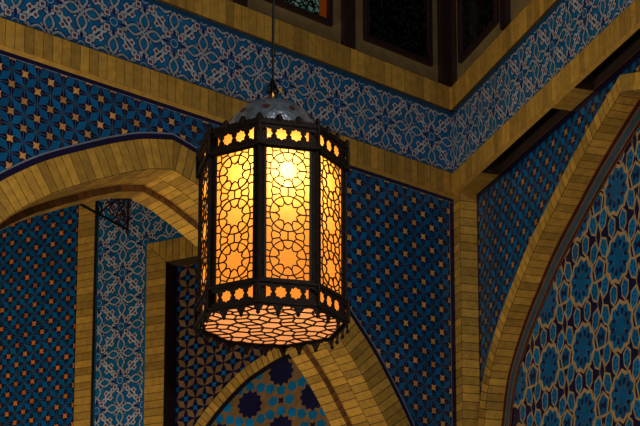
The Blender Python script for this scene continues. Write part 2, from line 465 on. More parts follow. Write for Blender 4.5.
mb.poly([A(0, 9.96, 0), A(WLEN, 9.96, 0), A(WLEN, 12.6, 0), A(0, 12.6, 0)], 'plaster')
mb.build('plaster_panel', wl)
mb = MB()
for a, b in ((0, cA-3.6), (cA+3.6, WLEN)): mb.poly([A(a, 0, 0), A(b, 0, 0), A(b, Z_LOW, 0), A(a, Z_LOW, 0)], 'stone')
mb.build('stone_dado', wl)

# ---- right wall ----------------------------------------------------------
wr = struct('wall_right', B(4, 0), 'right wall with floral frieze, dark coffered ledge, brick arch and mosaic tympanum', 'wall')
band_stack(B, wr, 8.62, (3.022, 9.275))
DB = -.22
cB = 3.73
outB = smooth([(0, 8.50), (.42, 8.345), (.95, 8.12), (1.43, 7.88), (2.0, 7.575), (2.38, 7.31), (2.87, 6.92), (3.3, 6.43), (3.50, 5.9), (3.56, 5.5), (3.56, Z_LOW)], .1)
kB = offset(outB, .17)
mb = MB(); field_base(mb, B, .165, WLEN, Z_LOW, 8.60, DB, 'navy', cB, offset(outB, .1))
dropB = lambda u, z: z < arch_z(outB, u-cB)-.12 and abs(u-cB) < 3.56
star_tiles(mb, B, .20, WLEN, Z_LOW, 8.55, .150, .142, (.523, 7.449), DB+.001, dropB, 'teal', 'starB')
mb.build('star_tile_panel', wr)
mb = MB(); arch_face(mb, B, cB, outB, kB, DB+.05); arch_soffit(mb, B, cB, kB, DB+.05, -.39, 1)
for s in (1, -1):
    for i in range(len(outB)-1):
        mb.poly([B(cB+s*outB[i][0], outB[i][1], DB), B(cB+s*outB[i+1][0], outB[i+1][1], DB), B(cB+s*outB[i+1][0], outB[i+1][1], DB+.05), B(cB+s*outB[i][0], outB[i][1], DB+.05)], 'brick', -.4)
mb.build('brick_arch', wr)
# ledge soffit: brick corbels between dark coffers
mb = MB()
D2 = Plane(B(0, 0), B.du, B.n)
corb = [(.165, .80), (2.60, 3.10), (4.9, 5.4), (7.2, WLEN)]
zs = 8.622
for a, b in corb:
    n = max(1, round((b-a)/.1))
    mb.poly([B(a, zs+.003, 0), B(b, zs+.003, 0), B(b, zs+.003, DB), B(a, zs+.003, DB)], 'mortar')
    for k in range(n):
        p, q = a+(b-a)*k/n, a+(b-a)*(k+1)/n
        brick(mb, [B(p, zs, .004), B(q, zs, .004), B(q, zs, DB), B(p, zs, DB)], Vector((0, 0, -1)), .003, .003)
mb.build('brick_corbel', wr)
mb = MB()
for (a, b), (c, d) in zip(corb, corb[1:]):
    zt = zs+.20
    mb.poly([B(b, zt, 0), B(c, zt, 0), B(c, zt, DB), B(b, zt, DB)], 'coffer')
    mb.poly([B(b, zs, 0), B(c, zs, 0), B(c, zt, 0), B(b, zt, 0)], 'coffer')
    mb.poly([B(b, zs, DB), B(c, zs, DB), B(c, zt, DB), B(b, zt, DB)], 'coffer')
    for e in (b, c): mb.poly([B(e, zs, 0), B(e, zs, DB), B(e, zt, DB), B(e, zt, 0)], 'coffer')
    mb.poly([B(b, zs-.002, DB+.012), B(c, zs-.002, DB+.012), B(c, zs-.002, DB+.022), B(b, zs-.002, DB+.022)], 'rust')
mb.build('dark_coffer', wr)
# corner jamb
mb = MB()
JP = Plane(B(.165, 0), -B.n, B.du)                     # reveal running back into the recess
brick_rect(mb, JP, 0, -DB, Z_LOW, zs, 0, .1, False)
brick_rect(mb, B, 0, .165, Z_LOW, zs, 0, .1, False)
mb.poly([B(.175, Z_LOW, DB+.004), B(.205, Z_LOW, DB+.004), B(.205, 8.6, DB+.004), B(.175, 8.6, DB+.004)], 'navy', 0)
mb.build('brick_jamb', wr)
# mosaic tympanum
DT = -.39
mb = MB()
cvs = [kB]
lay = [('rust', .022), ('black', .055), ('rust', .022), ('slate', .105), ('rust', .022), ('black', .03), ('rust', .018)]
acc = 0
for m_, w in lay:
    a = offset(kB, acc) if acc else kB; acc += w; b = offset(kB, acc)
    ribbon(mb, B, cB, a, b, DT+.010, m_)
# key pattern dots on the grey-blue border
mid = offset(kB, .022+.055+.022+.052)
for s in (1, -1):
    for i in range(len(mid)-1):
        for t in (0, .25, .5, .75):
            for dn in (-.028, .0, .028):
                p = mid[i]; q = mid[i+1]; x = p[0]+(q[0]-p[0])*t; z = p[1]+(q[1]-p[1])*t
                l = math.hypot(q[0]-p[0], q[1]-p[1]) or 1; tx, tz = (q[0]-p[0])/l, (q[1]-p[1])/l
                x += -tz*dn+tx*dn*.4; z += tx*dn+tz*dn*.4
                r = .008
                mb.poly([B(cB+s*(x-r), z, DT+.012), B(cB+s*x, z-r, DT+.012), B(cB+s*(x+r), z, DT+.012), B(cB+s*x, z+r, DT+.012)], 'black', 0)
mb.build('striped_border', wr)
innB = offset(kB, acc)
mb = MB()
def tym_ok(u, z): return z < arch_z(innB, u-cB) + .01
field_pts = [(cB-3.6, cB+3.6)]
n = 200
for i in range(n):
    a = cB-3.5+7.0*i/n; b = cB-3.5+7.0*(i+1)/n
    za, zb = arch_z(kB, a-cB), arch_z(kB, b-cB)
    if min(za, zb) < Z_LOW: continue
    mb.poly([B(a, Z_LOW, DT), B(b, Z_LOW, DT), B(b, zb, DT), B(a, za, DT)], 'navy', 0)
LA, LB = .785, .70
def shape(cx, cz, pts, o, mat, tint=None):
    P = [(cx+x, cz+z) for x, z in pts]
    if any(z < arch_z(kB, u-cB) for u, z in P) and all(z > Z_LOW for u, z in P): mb.poly([B(u, z, DT+o) for u, z in P], mat, tint)
def scaled(pts, k): return [(x*k, z*k) for x, z in pts]
def rot(pts, a): return [(x*math.cos(a)-z*math.sin(a), x*math.sin(a)+z*math.cos(a)) for x, z in pts]
shield = [(0, .104), (.064, .050), (.056, -.050), (0, -.104), (-.056, -.050), (-.064, .050)]
for i in range(-6, 7):
    for j in range(-5, 5):
        rx, rz = 3.18+i*LA+.03*0, 6.17+j*LB
        if abs(rx-cB) > 3.5 or rz > 8.3: continue
        # rosette: strap ring, ten petals, inner darts
        outl = []
        for k in range(20):
            r = .278 if k % 2 == 0 else .246
            an = PI/2+2*PI*k/20; outl.append((r*math.cos(an), r*math.sin(an)))
        # strap star fan
        for k in range(20):
            shape(rx, rz, [(0, 0), outl[k], outl[(k+1) % 20]], .002, 'strap', 0)
        for k in range(10):
            an = PI/2+2*PI*k/10
            pet = [(.07, 0), (.155, .052), (.196, .057), (.236, 0), (.196, -.057), (.155, -.052)]
            shape(rx, rz, rot(pet, an), .003, 'teal')
            dart = [(.09, 0), (.175, .030), (.175, -.030)]
            shape(rx, rz, rot(dart, an+PI/10), .004, 'navy')
        shape(rx, rz, [(.10*math.cos(2*PI*k/10), .10*math.sin(2*PI*k/10)) for k in range(10)], .0035, 'teal', 0)
        # cell centred up-right of this rosette
        qx, qz = rx+LA/2, rz+LB/2
        for fx, fz, an in ((.135, .215, -.32), (-.135, .215, .32), (.135, -.215, .32), (-.135, -.215, -.32), (.355, 0, 0), (-.355, 0, 0)):
            x, z = qx+fx*LA, qz+fz*LB
            if abs(fx) > .3: sh = rot(scaled(shield, .93), an)
            else: sh = rot(scaled(shield, .98), an)
            shape(x, z, scaled(sh, 1.32), .001, 'strap', 0)
            shape(x, z, scaled(sh, 1.02), .003, 'tealL')
            for dx, dz in ((0, .06), (.03, .02), (-.03, .02), (.026, -.04), (-.026, -.04)):
                d = rot([(dx, dz)], an)[0]
                shape(x+d[0], z+d[1], [(.011, 0), (0, .014), (-.011, 0), (0, -.014)], .004, 'navy', 0)
        # navy long diamond in the middle of the cell, strapped
        dm = [(0, .125), (.045, .0), (0, -.125), (-.045, 0)]
        shape(qx, qz, scaled(dm, 1.4), .0005, 'strap', 0); shape(qx, qz, dm, .0032, 'navy', 0)
        # pentagon with a dark bow, midway along the row
        bx, bz = rx+LA/2, rz
        pen = [(.105*math.cos(PI/2+2*PI*k/5), .115*math.sin(PI/2+2*PI*k/5)) for k in range(5)]
        shape(bx, bz, scaled(pen, 1.32), .0012, 'strap', 0); shape(bx, bz, pen, .003, 'teal')
        shape(bx, bz, [(-.06, .05), (0, .012), (0, -.012), (-.05, -.055)], .004, 'navy', 0)
        shape(bx, bz, [(.06, .05), (0, .012), (0, -.012), (.05, -.055)], .004, 'navy', 0)
mb.build('mosaic_tympanum', wr)
mb = MB(); mb.poly([B(0, 9.96, 0), B(WLEN, 9.96, 0), B(WLEN, 12.6, 0), B(0, 12.6, 0)], 'plaster'); mb.build('plaster_panel', wr)
mb = MB(); mb.poly([B(0, 0, 0), B(WLEN, 0, 0), B(WLEN, Z_LOW, 0), B(0, Z_LOW, 0)], 'stone'); mb.build('stone_dado', wr)

# ---- back wall seen through the left arch --------------------------------
wb = struct('wall_back', N(2, 0), 'wall beyond the left arch with tile panels, floral strip and small arch', 'wall')
mb = MB()
mb.poly([N(-4, Z_LOW, -.30), N(4.8, Z_LOW, -.30), N(4.8, 11.5, -.30), N(-4, 11.5, -.30)], 'mortar')
mb.build('mortar_backing', wb)
mb = MB()
mb.poly([N(-4, Z_LOW, 0), N(.56, Z_LOW, 0), N(.56, 11, 0), N(-4, 11, 0)], 'navy', 0)
star_tiles(mb, N, -4, .545, Z_LOW, 11, .1385, .1335, (-.28, 9.39), .001, None, 'teal', 'starO')
mb.build('star_tile_panel', wb)
mb = MB()
brick_rect(mb, N, .56, .835, Z_LOW, 11, .01, .1, False)
mb.poly([N(.835, Z_LOW, .01), N(.835, Z_LOW, -.1), N(.835, 11, -.1), N(.835, 11, .01)], 'mortar')
mb.poly([N(.835, Z_LOW, -.02), N(.87, Z_LOW, -.02), N(.87, 11, -.02), N(.835, 11, -.02)], 'black')  # black strip painted in for the shadow gap beside the brick
mb.build('brick_strip', wb)
mb = MB()
floral(mb, N, .895, 1.666, Z_LOW, 8.765, .724, (1.285, 8.042), 0)
floral(mb, N, .895, 4.8, 8.765, 11, .724, (1.285, 8.042), 0)
mb.poly([N(.865, Z_LOW, .003), N(.895, Z_LOW, .003), N(.895, 11, .003), N(.865, 11, .003)], 'edgeblue')
mb.poly([N(1.64, Z_LOW, .006), N(1.666, Z_LOW, .006), N(1.666, 8.735, .006), N(1.64, 8.735, .006)], 'floralblue')
mb.poly([N(1.64, 8.735, .006), N(4.8, 8.735, .006), N(4.8, 8.765, .006), N(1.64, 8.765, .006)], 'floralblue')
mb.build('floral_strip', wb)
mb = MB()
t0, t1, z1, z0 = 1.666, 1.97, 8.735, 8.44
brick_rect(mb, N, t0, t1, Z_LOW, z0, .008, .1, False)
# mitred corner of the brick frame
mb.poly([N(t0, z0, .006), N(4.8, z0, .006), N(4.8, z1, .006), N(t0, z1, .006)], 'mortar')
for k in range(3):
    a0, a1 = (z1-z0)*k/3, (z1-z0)*(k+1)/3
    f = (t1-t0)/(z1-z0)
    brick(mb, [N(t0, z0+a0, .008), N(t1-a0*f, z0+a0, .008), N(t1-a1*f, z0+a1, .008), N(t0, z0+a1, .008)], N.n)
    brick(mb, [N(t0+a0*f if 0 else t1-a1*f, z0+a1, .008), N(t1-a0*f, z0+a0, .008), N(t1-a0*f, z1, .008), N(t1-a1*f, z1, .008)], N.n)
brick_rect(mb, N, t1, 4.8, z0, z1, .008, .1, True)
RV = Plane(N(t1, 0), -N.n, N.du)
mb.poly([N(t1, Z_LOW, 0), N(t1, Z_LOW, -.22), N(t1, z0, -.22), N(t1, z0, 0)], 'coffer')
mb.poly([N(t1, z0, 0), N(4.8, z0, 0), N(4.8, z0, -.22), N(t1, z0, -.22)], 'mortar')
mb.build('brick_frame', wb)
mb = MB()
RO = -.22
cN = 3.66
outN = smooth([(0, 7.195), (.18, 7.15), (.40, 7.06), (.71, 6.90), (1.09, 6.59), (1.38, 6.27), (1.6, 5.9), (1.75, 5.4), (1.8, 5.0), (1.8, Z_LOW)], .085)
kN = offset(outN, .15)
mb.poly([N(t1, Z_LOW, RO), N(4.8, Z_LOW, RO), N(4.8, z0, RO), N(t1, z0, RO)], 'navy', 0)
star_tiles(mb, N, t1+.03, 4.8, Z_LOW, z0, .1390, .134, (2.436, 7.196), RO+.001, lambda u, z: z < arch_z(outN, u-cN)-.14, 'tan', 'teal', 'navy')
mb.build('star_tile_panel', wb)
mb = MB(); arch_face(mb, N, cN, outN, kN, RO+.016)
ribbon(mb, N, cN, kN, offset(kN, .055), RO+.014, 'black')  # black band paints the shadow line under the small arch
mb.build('small_brick_arch', wb)
mb = MB()
inn = offset(kN, .05)
n = 80
for i in range(n):
    a = cN-1.7+3.4*i/n; b = cN-1.7+3.4*(i+1)/n
    za, zb = arch_z(inn, a-cN), arch_z(inn, b-cN)
    if min(za, zb) < Z_LOW: continue
    mb.poly([N(a, Z_LOW, RO+.006), N(b, Z_LOW, RO+.006), N(b, zb, RO+.006), N(a, za, RO+.006)], 'tan', 0)
def shp(pts, o, mat, tint=None):
    if any(z < arch_z(inn, u-cN) for u, z in pts) and all(z > Z_LOW for u, z in pts): mb.poly([N(u, z, RO+.006+o) for u, z in pts], mat, tint)
sx, sz = .445, .365
cent = [(3.105+i*sx, 6.47+j*sz) for i in range(-4, 6) for j in range(-8, 6) if (i+j) % 2 == 0]
for (x, z) in cent:
    P = []
    for k in range(24):
        r = .185 if k % 2 == 0 else .150
        P.append((x+r*math.cos(2*PI*k/24), z+r*math.sin(2*PI*k/24)))
    for k in range(24): shp([(x, z), P[k], P[(k+1) % 24]], .002, 'navy', 0)
for i in range(-4, 6):
    for j in range(-8, 6):
        if (i+j) % 2:
            x, z = 3.105+i*sx, 6.47+j*sz
            for dx, dz in ((0, .135), (0, -.135), (.115, 0), (-.115, 0), (.155, .165), (-.155, .165), (.155, -.165), (-.155, -.165)):
                an = math.atan2(dz, dx)
                shp([(x+dx+.070*math.cos(an+2*PI*q/5), z+dz+.070*math.sin(an+2*PI*q/5)) for q in range(5)], .001, 'tealL')
            shp([(x+(.052 if k % 2 == 0 else .026)*math.cos(PI/4+PI*k/4), z+(.052 if k % 2 == 0 else .026)*math.sin(PI/4+PI*k/4)) for k in range(8)], .003, 'navy', 0)
mb.build('mosaic_tympanum', wb)

# ---- floor ---------------------------------------------------------------
mb = MB(); mb.poly([(-14, -6, 0), (10, -6, 0), (10, 26, 0), (-14, 26, 0)], 'stone'); fo = mb.build('floor')
tag(fo, 'stone floor of the hall below the picture', 'floor', 'structure')

# ---- windows and posts of the upper wall --------------------------------
def window(name, pl, u0, u1, z0, z1, pane, label, strip=None):
    r = struct(name, pl((u0+u1)/2, z0), label, 'window')
    w = .055
    mb = MB()
    for a, b, c, d in ((u0, u0+w, z0, z1), (u1-w, u1, z0, z1), (u0+w, u1-w, z0, z0+w), (u0+w, u1-w, z1-w, z1)):
        mb.prism([pl(a, c, .002), pl(b, c, .002), pl(b, d, .002), pl(a, d, .002)], pl.n*.05, 'maroon', 0)
    mb.build('window_frame', r)
    mb = MB()
    a = u0+w
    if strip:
        mb.poly([pl(a, z0+w, .008), pl(a+strip, z0+w, .008), pl(a+strip, z1-w, .008), pl(a, z1-w, .008)], 'litreveal', 0)
        mb.build('lit_reveal_strip', r); a += strip; mb = MB()
    mb.poly([pl(a, z0+w, .012), pl(u1-w, z0+w, .012), pl(u1-w, z1-w, .012), pl(a, z1-w, .012)], pane, 0)
    mb.build('window_pane', r)
    return r
window('window_1', A, 1.908, 3.00, 10.15, 12.3, 'green', 'green stained glass window with a glowing strip for its orange-lit reveal, above the lantern', .115)
window('window_2', A, .365, 1.417, 10.15, 12.3, 'dim', 'dark unlit window in a maroon frame on the left wall beside the corner')
window('window_3', B, .301, 1.36, 10.165, 12.3, 'dim', 'dark unlit window in a maroon frame on the right wall beside the corner')
def post(name, pl, u0, u1, z0, label, extra=None):
    mb = MB(); mb.prism([pl(u0, z0, .003), pl(u1, z0, .003), pl(u1, 12.4, .003), pl(u0, 12.4, .003)], pl.n*.06, 'maroon', 0)
    if extra:
        p2, a, b = extra
        mb.prism([p2(a, z0, .003), p2(b, z0, .003), p2(b, 12.4, .003), p2(a, 12.4, .003)], p2.n*.06, 'maroon', 0)
    tag(mb.build(name), label, 'post', 'structure')
post('trim_1', A, 3.112, 3.258, 9.97, 'dark maroon upright post left of the green stained glass window')
post('trim_2', A, 1.583, 1.747, 9.97, 'dark maroon upright post between the green window and the dark window')
post('trim_3', A, 0.0, .237, 9.97, 'dark maroon corner post where the two walls meet', (B, 0., .15))
post('trim_4', B, 1.505, 1.661, 10.0, 'dark maroon upright post on the right wall beyond its window')

# ------------------------------------------------------------------ iron bracket on the back wall
bk0 = N(1.358, 8.98, 0)
bk = tag(empty('iron_bracket', bk0), 'black wrought iron bracket with brown scrolls on the floral strip under the left arch', 'bracket')
mb = MB()
mb.prism([N(1.346, 8.92, .008), N(1.370, 8.92, .008), N(1.370, 9.42, .008), N(1.346, 9.42, .008)], N.n*.012, 'rustiron', 0)
mb.build('wall_plate', bk)
mb = MB(); tube(mb, [N(1.358, 8.98, .03), N(1.358, 8.98, 1.25)], .017, 'iron'); mb.build('rod', bk)
def bp(d, h): return N(1.358, 8.98+h, d)
mb = MB()
def spiral(cx, cy, r0, r1, a0, turns, n=40):
    return [(cx+(r0+(r1-r0)*i/n)*math.cos(a0+turns*2*PI*i/n), cy+(r0+(r1-r0)*i/n)*math.sin(a0+turns*2*PI*i/n)) for i in range(n+1)]
def draw(pts, r, mat): tube(mb, [bp(*p) for p in pts], r, mat, 6)
draw(spiral(.15, .14, .11, .02, -PI/2, 1.6), .011, 'rustiron')
draw(spiral(.17, .33, .10, .02, PI/2, -1.6), .011, 'rustiron')
draw(spiral(.36, .13, .10, .02, -PI/2, -1.5), .011, 'rustiron')
draw(spiral(.42, .30, .12, .03, PI/2, 1.4), .012, 'rustiron')
draw([(.05, .40), (.20, .36), (.38, .24), (.52, .12), (.62, .02)], .012, 'rustiron')
draw([(.04, .06), (.14, .20), (.28, .34), (.46, .42), (.60, .40), (.66, .33)], .012, 'rustiron')
draw(spiral(.66, .10, .085, .03, -PI/2, -1.1), .012, 'iron')
mb.build('scrollwork', bk)

# ------------------------------------------------------------------ the lantern
LX, LY = -.283, 9.0
R = .449
TH0 = math.radians(-7.6)
ZB, ZBT, ZP0, ZP1, ZT = 4.330, 4.464, 4.474, 5.252, 5.396     # base, top of lower band, glass, top of upper band
lan = tag(empty('hanging_lantern', (LX, LY, ZB)), 'octagonal dark bronze hanging lantern with glowing amber lattice glass and silver dome', 'lantern')
def vert(k, r=R, z=0.):
    a = TH0+k*PI/4; return Vector((LX+r*math.sin(a), LY-r*math.cos(a), z))
def face_plane(k, r=R):
    p, q = vert(k, r), vert(k+1, r); mid = (p+q)/2
    n = Vector((mid.x-LX, mid.y-LY, 0)).normalized()
    return Plane((mid.x, mid.y, 0), (q-p).normalized(), n), (q-p).length/2
FW = R*math.sin(PI/8)                                  # half width of a face

def star_plate(mb, pl, hw, z0, z1, thick):
    """pierced plate: four eight-point stars across a face"""
    n = 4; cw = 2*hw/n; h = (z1-z0)
    for c in range(n):
        cx = -hw+cw*(c+.5); cz = (z0+z1)/2
        inn = []; outr = []
        for k in range(16):
            an = 2*PI*k/16
            r = .0370 if k % 2 == 0 else .0290
            inn.append((cx+r*math.cos(an), cz+r*math.sin(an)))
            # point on the cell rectangle
            seq = [(1, 0), (1, .5), (1, 1), (.5, 1), (0, 1), (-.5, 1), (-1, 1), (-1, .5), (-1, 0), (-1, -.5), (-1, -1), (-.5, -1), (0, -1), (.5, -1), (1, -1), (1, -.5)][k]
            outr.append((cx+seq[0]*cw/2, cz+seq[1]*h/2))
        for k in range(16):
            k2 = (k+1) % 16
            for o in (0, -thick):
                mb.poly([pl(*inn[k], o), pl(*inn[k2], o), pl(*outr[k2], o), pl(*outr[k], o)], 'bronze', 0)
            mb.poly([pl(*inn[k], 0), pl(*inn[k2], 0), pl(*inn[k2], -thick), pl(*inn[k], -thick)], 'bronze', 0)
        # little pierced-looking bosses between the stars
        for sx_ in (-1, 1):
            bx = cx+sx_*cw/2
            if abs(bx) > hw-.01: continue
            mb.prism([pl(bx+.007*math.cos(q*PI/3), cz+.007*math.sin(q*PI/3), 0) for q in range(6)], pl.n*.004, 'bronze', 0)

def rail(mb, z0, z1, r0, r1):
    """octagonal moulding ring"""
    for k in range(8):
        a, b, c, d = vert(k, r1, z0), vert(k+1, r1, z0), vert(k+1, r1, z1), vert(k, r1, z1)
        e, f, g, h = vert(k, r0, z0), vert(k+1, r0, z0), vert(k+1, r0, z1), vert(k, r0, z1)
        mb.poly([a, b, c, d], 'bronze', 0); mb.poly([a, b, f, e], 'bronze', 0); mb.poly([d, c, g, h], 'bronze', 0); mb.poly([e, f, g, h], 'bronze', 0)

for nm, z0, z1 in (('upper_star_band', ZP1+.022, ZT-.014), ('lower_star_band', ZB+.014, ZBT-.014)):
    mb = MB()
    for k in range(8):
        pl, hw = face_plane(k); star_plate(mb, pl, hw, z0, z1, .006)
    rail(mb, z0-.016, z0, R-.012, R+.009); rail(mb, z1, z1+.014, R-.012, R+.009)
    rail(mb, z0-.004, z0+.004, R-.006, R+.004); rail(mb, z1-.004, z1+.004, R-.006, R+.004)
    for k in range(8):                                  # corner knuckles
        tube(mb, [vert(k, R+.002, z0-.016), vert(k, R+.002, z1+.014)], .011, 'bronze', 8)
    mb.build(nm, lan)

# posts: folded plates round each corner, full height behind the bands
for k in range(8):
    mb = MB(); w = .040
    ri = R-.014
    v = vert(k, ri)
    d1 = (vert(k+1, ri)-v).normalized(); d0 = (vert(k-1, ri)-v).normalized()
    c = Vector((LX-v.x, LY-v.y, 0)).normalized()
    sec = [v, v+d1*w, v+d1*w+c*.012, v+c*.013, v+d0*w+c*.012, v+d0*w]
    mb.prism([Vector((p.x, p.y, ZB+.006)) for p in sec[:4]], Vector((0, 0, ZT-ZB-.012)), 'bronze', 0)
    mb.prism([Vector((p.x, p.y, ZB+.006)) for p in (sec[0], sec[3], sec[4], sec[5])], Vector((0, 0, ZT-ZB-.012)), 'bronze', 0)
    # beaded corner rib between the bands
    nb = 46
    for b in range(nb):
        z = ZP0+.01+(ZP1-ZP0-.02)*(b+.5)/nb
        for dd in (d1, d0):
            p = v+dd*.024-c*.001; p = Vector((p.x, p.y, z))
            m_ = Vector((0, 0, 1)); e = dd
            hx, hz = .015, .0055
            q = [p-e*hx, p-m_*hz, p+e*hx, p+m_*hz]
            nn = -(c - dd*c.dot(dd)).normalized()
            tip = p+nn*.007
            for i in range(4): mb.poly([q[i], q[(i+1) % 4], tip], 'bronze', 0)
    tube(mb, [Vector((v.x, v.y, ZP0)), Vector((v.x, v.y, ZP1))], .008, 'bronze', 8)
    mb.build('corner_post', lan)

# rosette lattice in a cell of half-width w, half-height h
def lattice_lines():
    L = []; n = 60
    rr = .80
    L.append([(rr*math.cos(2*PI*k/n), rr*math.sin(2*PI*k/n)) for k in range(n+1)])
    ang = [PI/2+2*PI*k/10 for k in range(10)]
    for k, a in enumerate(ang):
        L.append([(.56*math.cos(a+PI/10), .56*math.sin(a+PI/10)), (rr*math.cos(a+PI/10), rr*math.sin(a+PI/10))])
        # scallop between two spokes, bulging to the centre
        a0, a1 = a-PI/10, a+PI/10; seg = []
        for t in range(7):
            tt = t/6; an = a0+(a1-a0)*tt; r = .56-.155*math.sin(PI*tt)**.7
            seg.append((r*math.cos(an), r*math.sin(an)))
        L.append(seg)
    for sy in (1, -1): L.append([(0, sy*.80), (0, sy*1.0)])
    for sx_ in (1, -1):
        for sy in (1, -1):
            f = lambda x, y: (sx_*x, sy*y)
            L.append([f(.247, .761), f(.38, .885), f(.32, 1.0)])
            L.append([f(.38, .885), f(.68, .80), f(.74, 1.0)])
            L.append([f(.647, .470), f(.715, .64), f(.68, .80)])
            L.append([f(.715, .64), f(1.0, .60)])
        L.append([(sx_*.80, 0), (sx_*1.0, 0)])
        L.append([(sx_*.761, .247), (sx_*1.0, .30)]); L.append([(sx_*.761, -.247), (sx_*1.0, -.30)])
    return L
LL = lattice_lines()
def bar(mb, p, q, nrm, w, t):
    p, q = Vector(p), Vector(q); d = q-p
    if d.length < 1e-5: return
    d.normalize(); s = d.cross(nrm)*(w/2); p = p-d*w*.3; q = q+d*w*.3
    mb.prism([p-s, q-s, q+s, p+s], nrm*t, 'lead', 0)
PW = FW-.040
for k in range(8):
    pl, hw = face_plane(k, R-.020)
    mb = MB()
    z0, z1 = ZP0-.02, ZP1+.02
    nx, nz = 6, 12
    for i in range(nx):
        for j in range(nz):
            a, b = -hw+2*hw*i/nx, -hw+2*hw*(i+1)/nx; c, d = z0+(z1-z0)*j/nz, z0+(z1-z0)*(j+1)/nz
            mb.poly([pl(a, c), pl(b, c), pl(b, d), pl(a, d)], 'glass', 0)
    g = mb.build('glass_panel', lan)
    mb = MB(); seen = []
    hh = (ZP1-ZP0)/6
    for c in range(3):
        zc = ZP1-hh*(2*c+1)
        for ln in LL:
            for p, q in zip(ln, ln[1:]):
                bar(mb, pl(p[0]*PW, zc+p[1]*hh, .002), pl(q[0]*PW, zc+q[1]*hh, .002), pl.n, .0062, .006)
    for a, b in (((-PW, ZP0), (PW, ZP0)), ((-PW, ZP1), (PW, ZP1)), ((-PW, ZP0), (-PW, ZP1)), ((PW, ZP0), (PW, ZP1))):
        bar(mb, pl(*a, .002), pl(*b, .002), pl.n, .012, .008)
    mb.build('lattice', g)

# amber liner behind both star bands
for nm, z0, z1 in (('upper_glass_liner', ZP1+.02, ZT-.004), ('lower_glass_liner', ZB+.006, ZP0-.02)):
    mb = MB()
    for k in range(8):
        r_ = R-.034
        mb.poly([vert(k, r_, z0), vert(k+1, r_, z0), vert(k+1, r_, z1), vert(k, r_, z1)], 'glass', 0)
    mb.build(nm, lan)

# scalloped crest and hanging fringe
def fringe(name, zbase, sgn, H, r):
    mb = MB()
    for k in range(8):
        pl, hw = face_plane(k, r)
        n = 3; cw = 2*hw/n
        for c in range(n):
            u0 = -hw+c*cw
            top = []; m_ = 20
            for i in range(m_+1):
                t = i/m_; x = abs(t-.5)*2               # 0 mid-arch .. 1 at the pendant
                if sgn < 0:
                    e = min(1, max(0, (x-.34)/.56)); y = .16+.62*(3*e*e-2*e**3)+.10*max(0, math.sin((x-.1)/.3*PI))*(.1 < x < .4)
                else:
                    e = min(1, max(0, (x-.45)/.42)); y = .30+.55*(3*e*e-2*e**3)+.10*max(0, math.sin((x-.05)/.4*PI))*(.05 < x < .45)
                top.append((u0+cw*t, y*H))
            for i in range(m_):
                (a, ya), (b, yb) = top[i], top[i+1]
                mb.prism([pl(a, zbase, 0), pl(b, zbase, 0), pl(b, zbase+sgn*yb, 0), pl(a, zbase+sgn*ya, 0)], pl.n*-.005, 'bronze', 0)
            for e in ((u0, ) if c else (u0, )):         # round pendant tip
                if sgn < 0: tube(mb, [pl(e, zbase-H*.72, -.004), pl(e, zbase-H*.9, -.004), pl(e, zbase-H*1.05, -.004)], [.010, .013, .003], 'bronze', 8)
                else: tube(mb, [pl(e, zbase, -.004), pl(e, zbase+H*.6, -.004), pl(e, zbase+H*.85, -.004)], [.012, .015, .004], 'bronze', 8)
    return mb.build(name, lan)
fringe('crest', ZT, 1, .058, R+.001)
fringe('fringe', ZB, -1, .066, R+.002)

# base glass with its lattice
mb = MB(); mb.poly([vert(k, R-.016, ZB+.004) for k in range(8)], 'glassb', 0); bg = mb.build('base_glass', lan)
mb = MB()
hexr = .098
apo = (R-.02)*math.cos(PI/8)
def inside(x, y):
    for k in range(8):
        a = TH0+(k+.5)*PI/4
        if x*math.sin(a)-y*math.cos(a) > apo: return False
    return True
# cells of the base: big rosette hearts each ringed by small cells (bisector cells of a point lattice)
sp = .067; pts = []
for i in range(-9, 10):
    for j in range(-9, 10):
        x, y = (i+.5*j)*sp, j*sp*.866
        big = i % 4 == 0 and j % 4 == 0
        near = any((i+di) % 4 == 0 and (j+dj) % 4 == 0 for di, dj in ((1, 0), (-1, 0), (0, 1), (0, -1), (1, -1), (-1, 1)))
        if near and not big: continue
        pts.append((x, y))
c0, s0 = math.cos(TH0+PI/8), math.sin(TH0+PI/8)
pts = [(x*c0-y*s0, x*s0+y*c0) for x, y in pts]
done = set()
for (x, y) in pts:
    if math.hypot(x, y) > R+.1: continue
    cellp = [(x-.2, y-.2), (x+.2, y-.2), (x+.2, y+.2), (x-.2, y+.2)]
    cuts = [(qx-x, qy-y, ((qx*qx+qy*qy)-(x*x+y*y))/2) for qx, qy in pts if (qx, qy) != (x, y) and math.hypot(qx-x, qy-y) < .36]
    for k in range(8):
        a_ = TH0+(k+.5)*PI/4; cuts.append((math.sin(a_), -math.cos(a_), apo))
    for (nx_, ny_, d_) in cuts:
        out_ = []
        for i in range(len(cellp)):
            a, b = cellp[i-1], cellp[i]
            fa, fb = d_-(a[0]*nx_+a[1]*ny_), d_-(b[0]*nx_+b[1]*ny_)
            if (fa >= 0) != (fb >= 0):
                t = fa/(fa-fb); out_.append((a[0]+(b[0]-a[0])*t, a[1]+(b[1]-a[1])*t))
            if fb >= 0: out_.append(b)
        cellp = out_
        if len(cellp) < 3: break
    if len(cellp) < 3: continue
    for i in range(len(cellp)):
        a, b = cellp[i-1], cellp[i]
        key = tuple(sorted(((round(a[0], 3), round(a[1], 3)), (round(b[0], 3), round(b[1], 3)))))
        if key in done or math.hypot(a[0]-b[0], a[1]-b[1]) < .004: continue
        done.add(key)
        bar(mb, (LX+a[0], LY+a[1], ZB+.002), (LX+b[0], LY+b[1], ZB+.002), Vector((0, 0, -1)), .0085, .006)
for k in range(8): bar(mb, vert(k, R-.02, ZB+.002), vert(k+1, R-.02, ZB+.002), Vector((0, 0, -1)), .016, .008)
mb.build('lattice', bg)

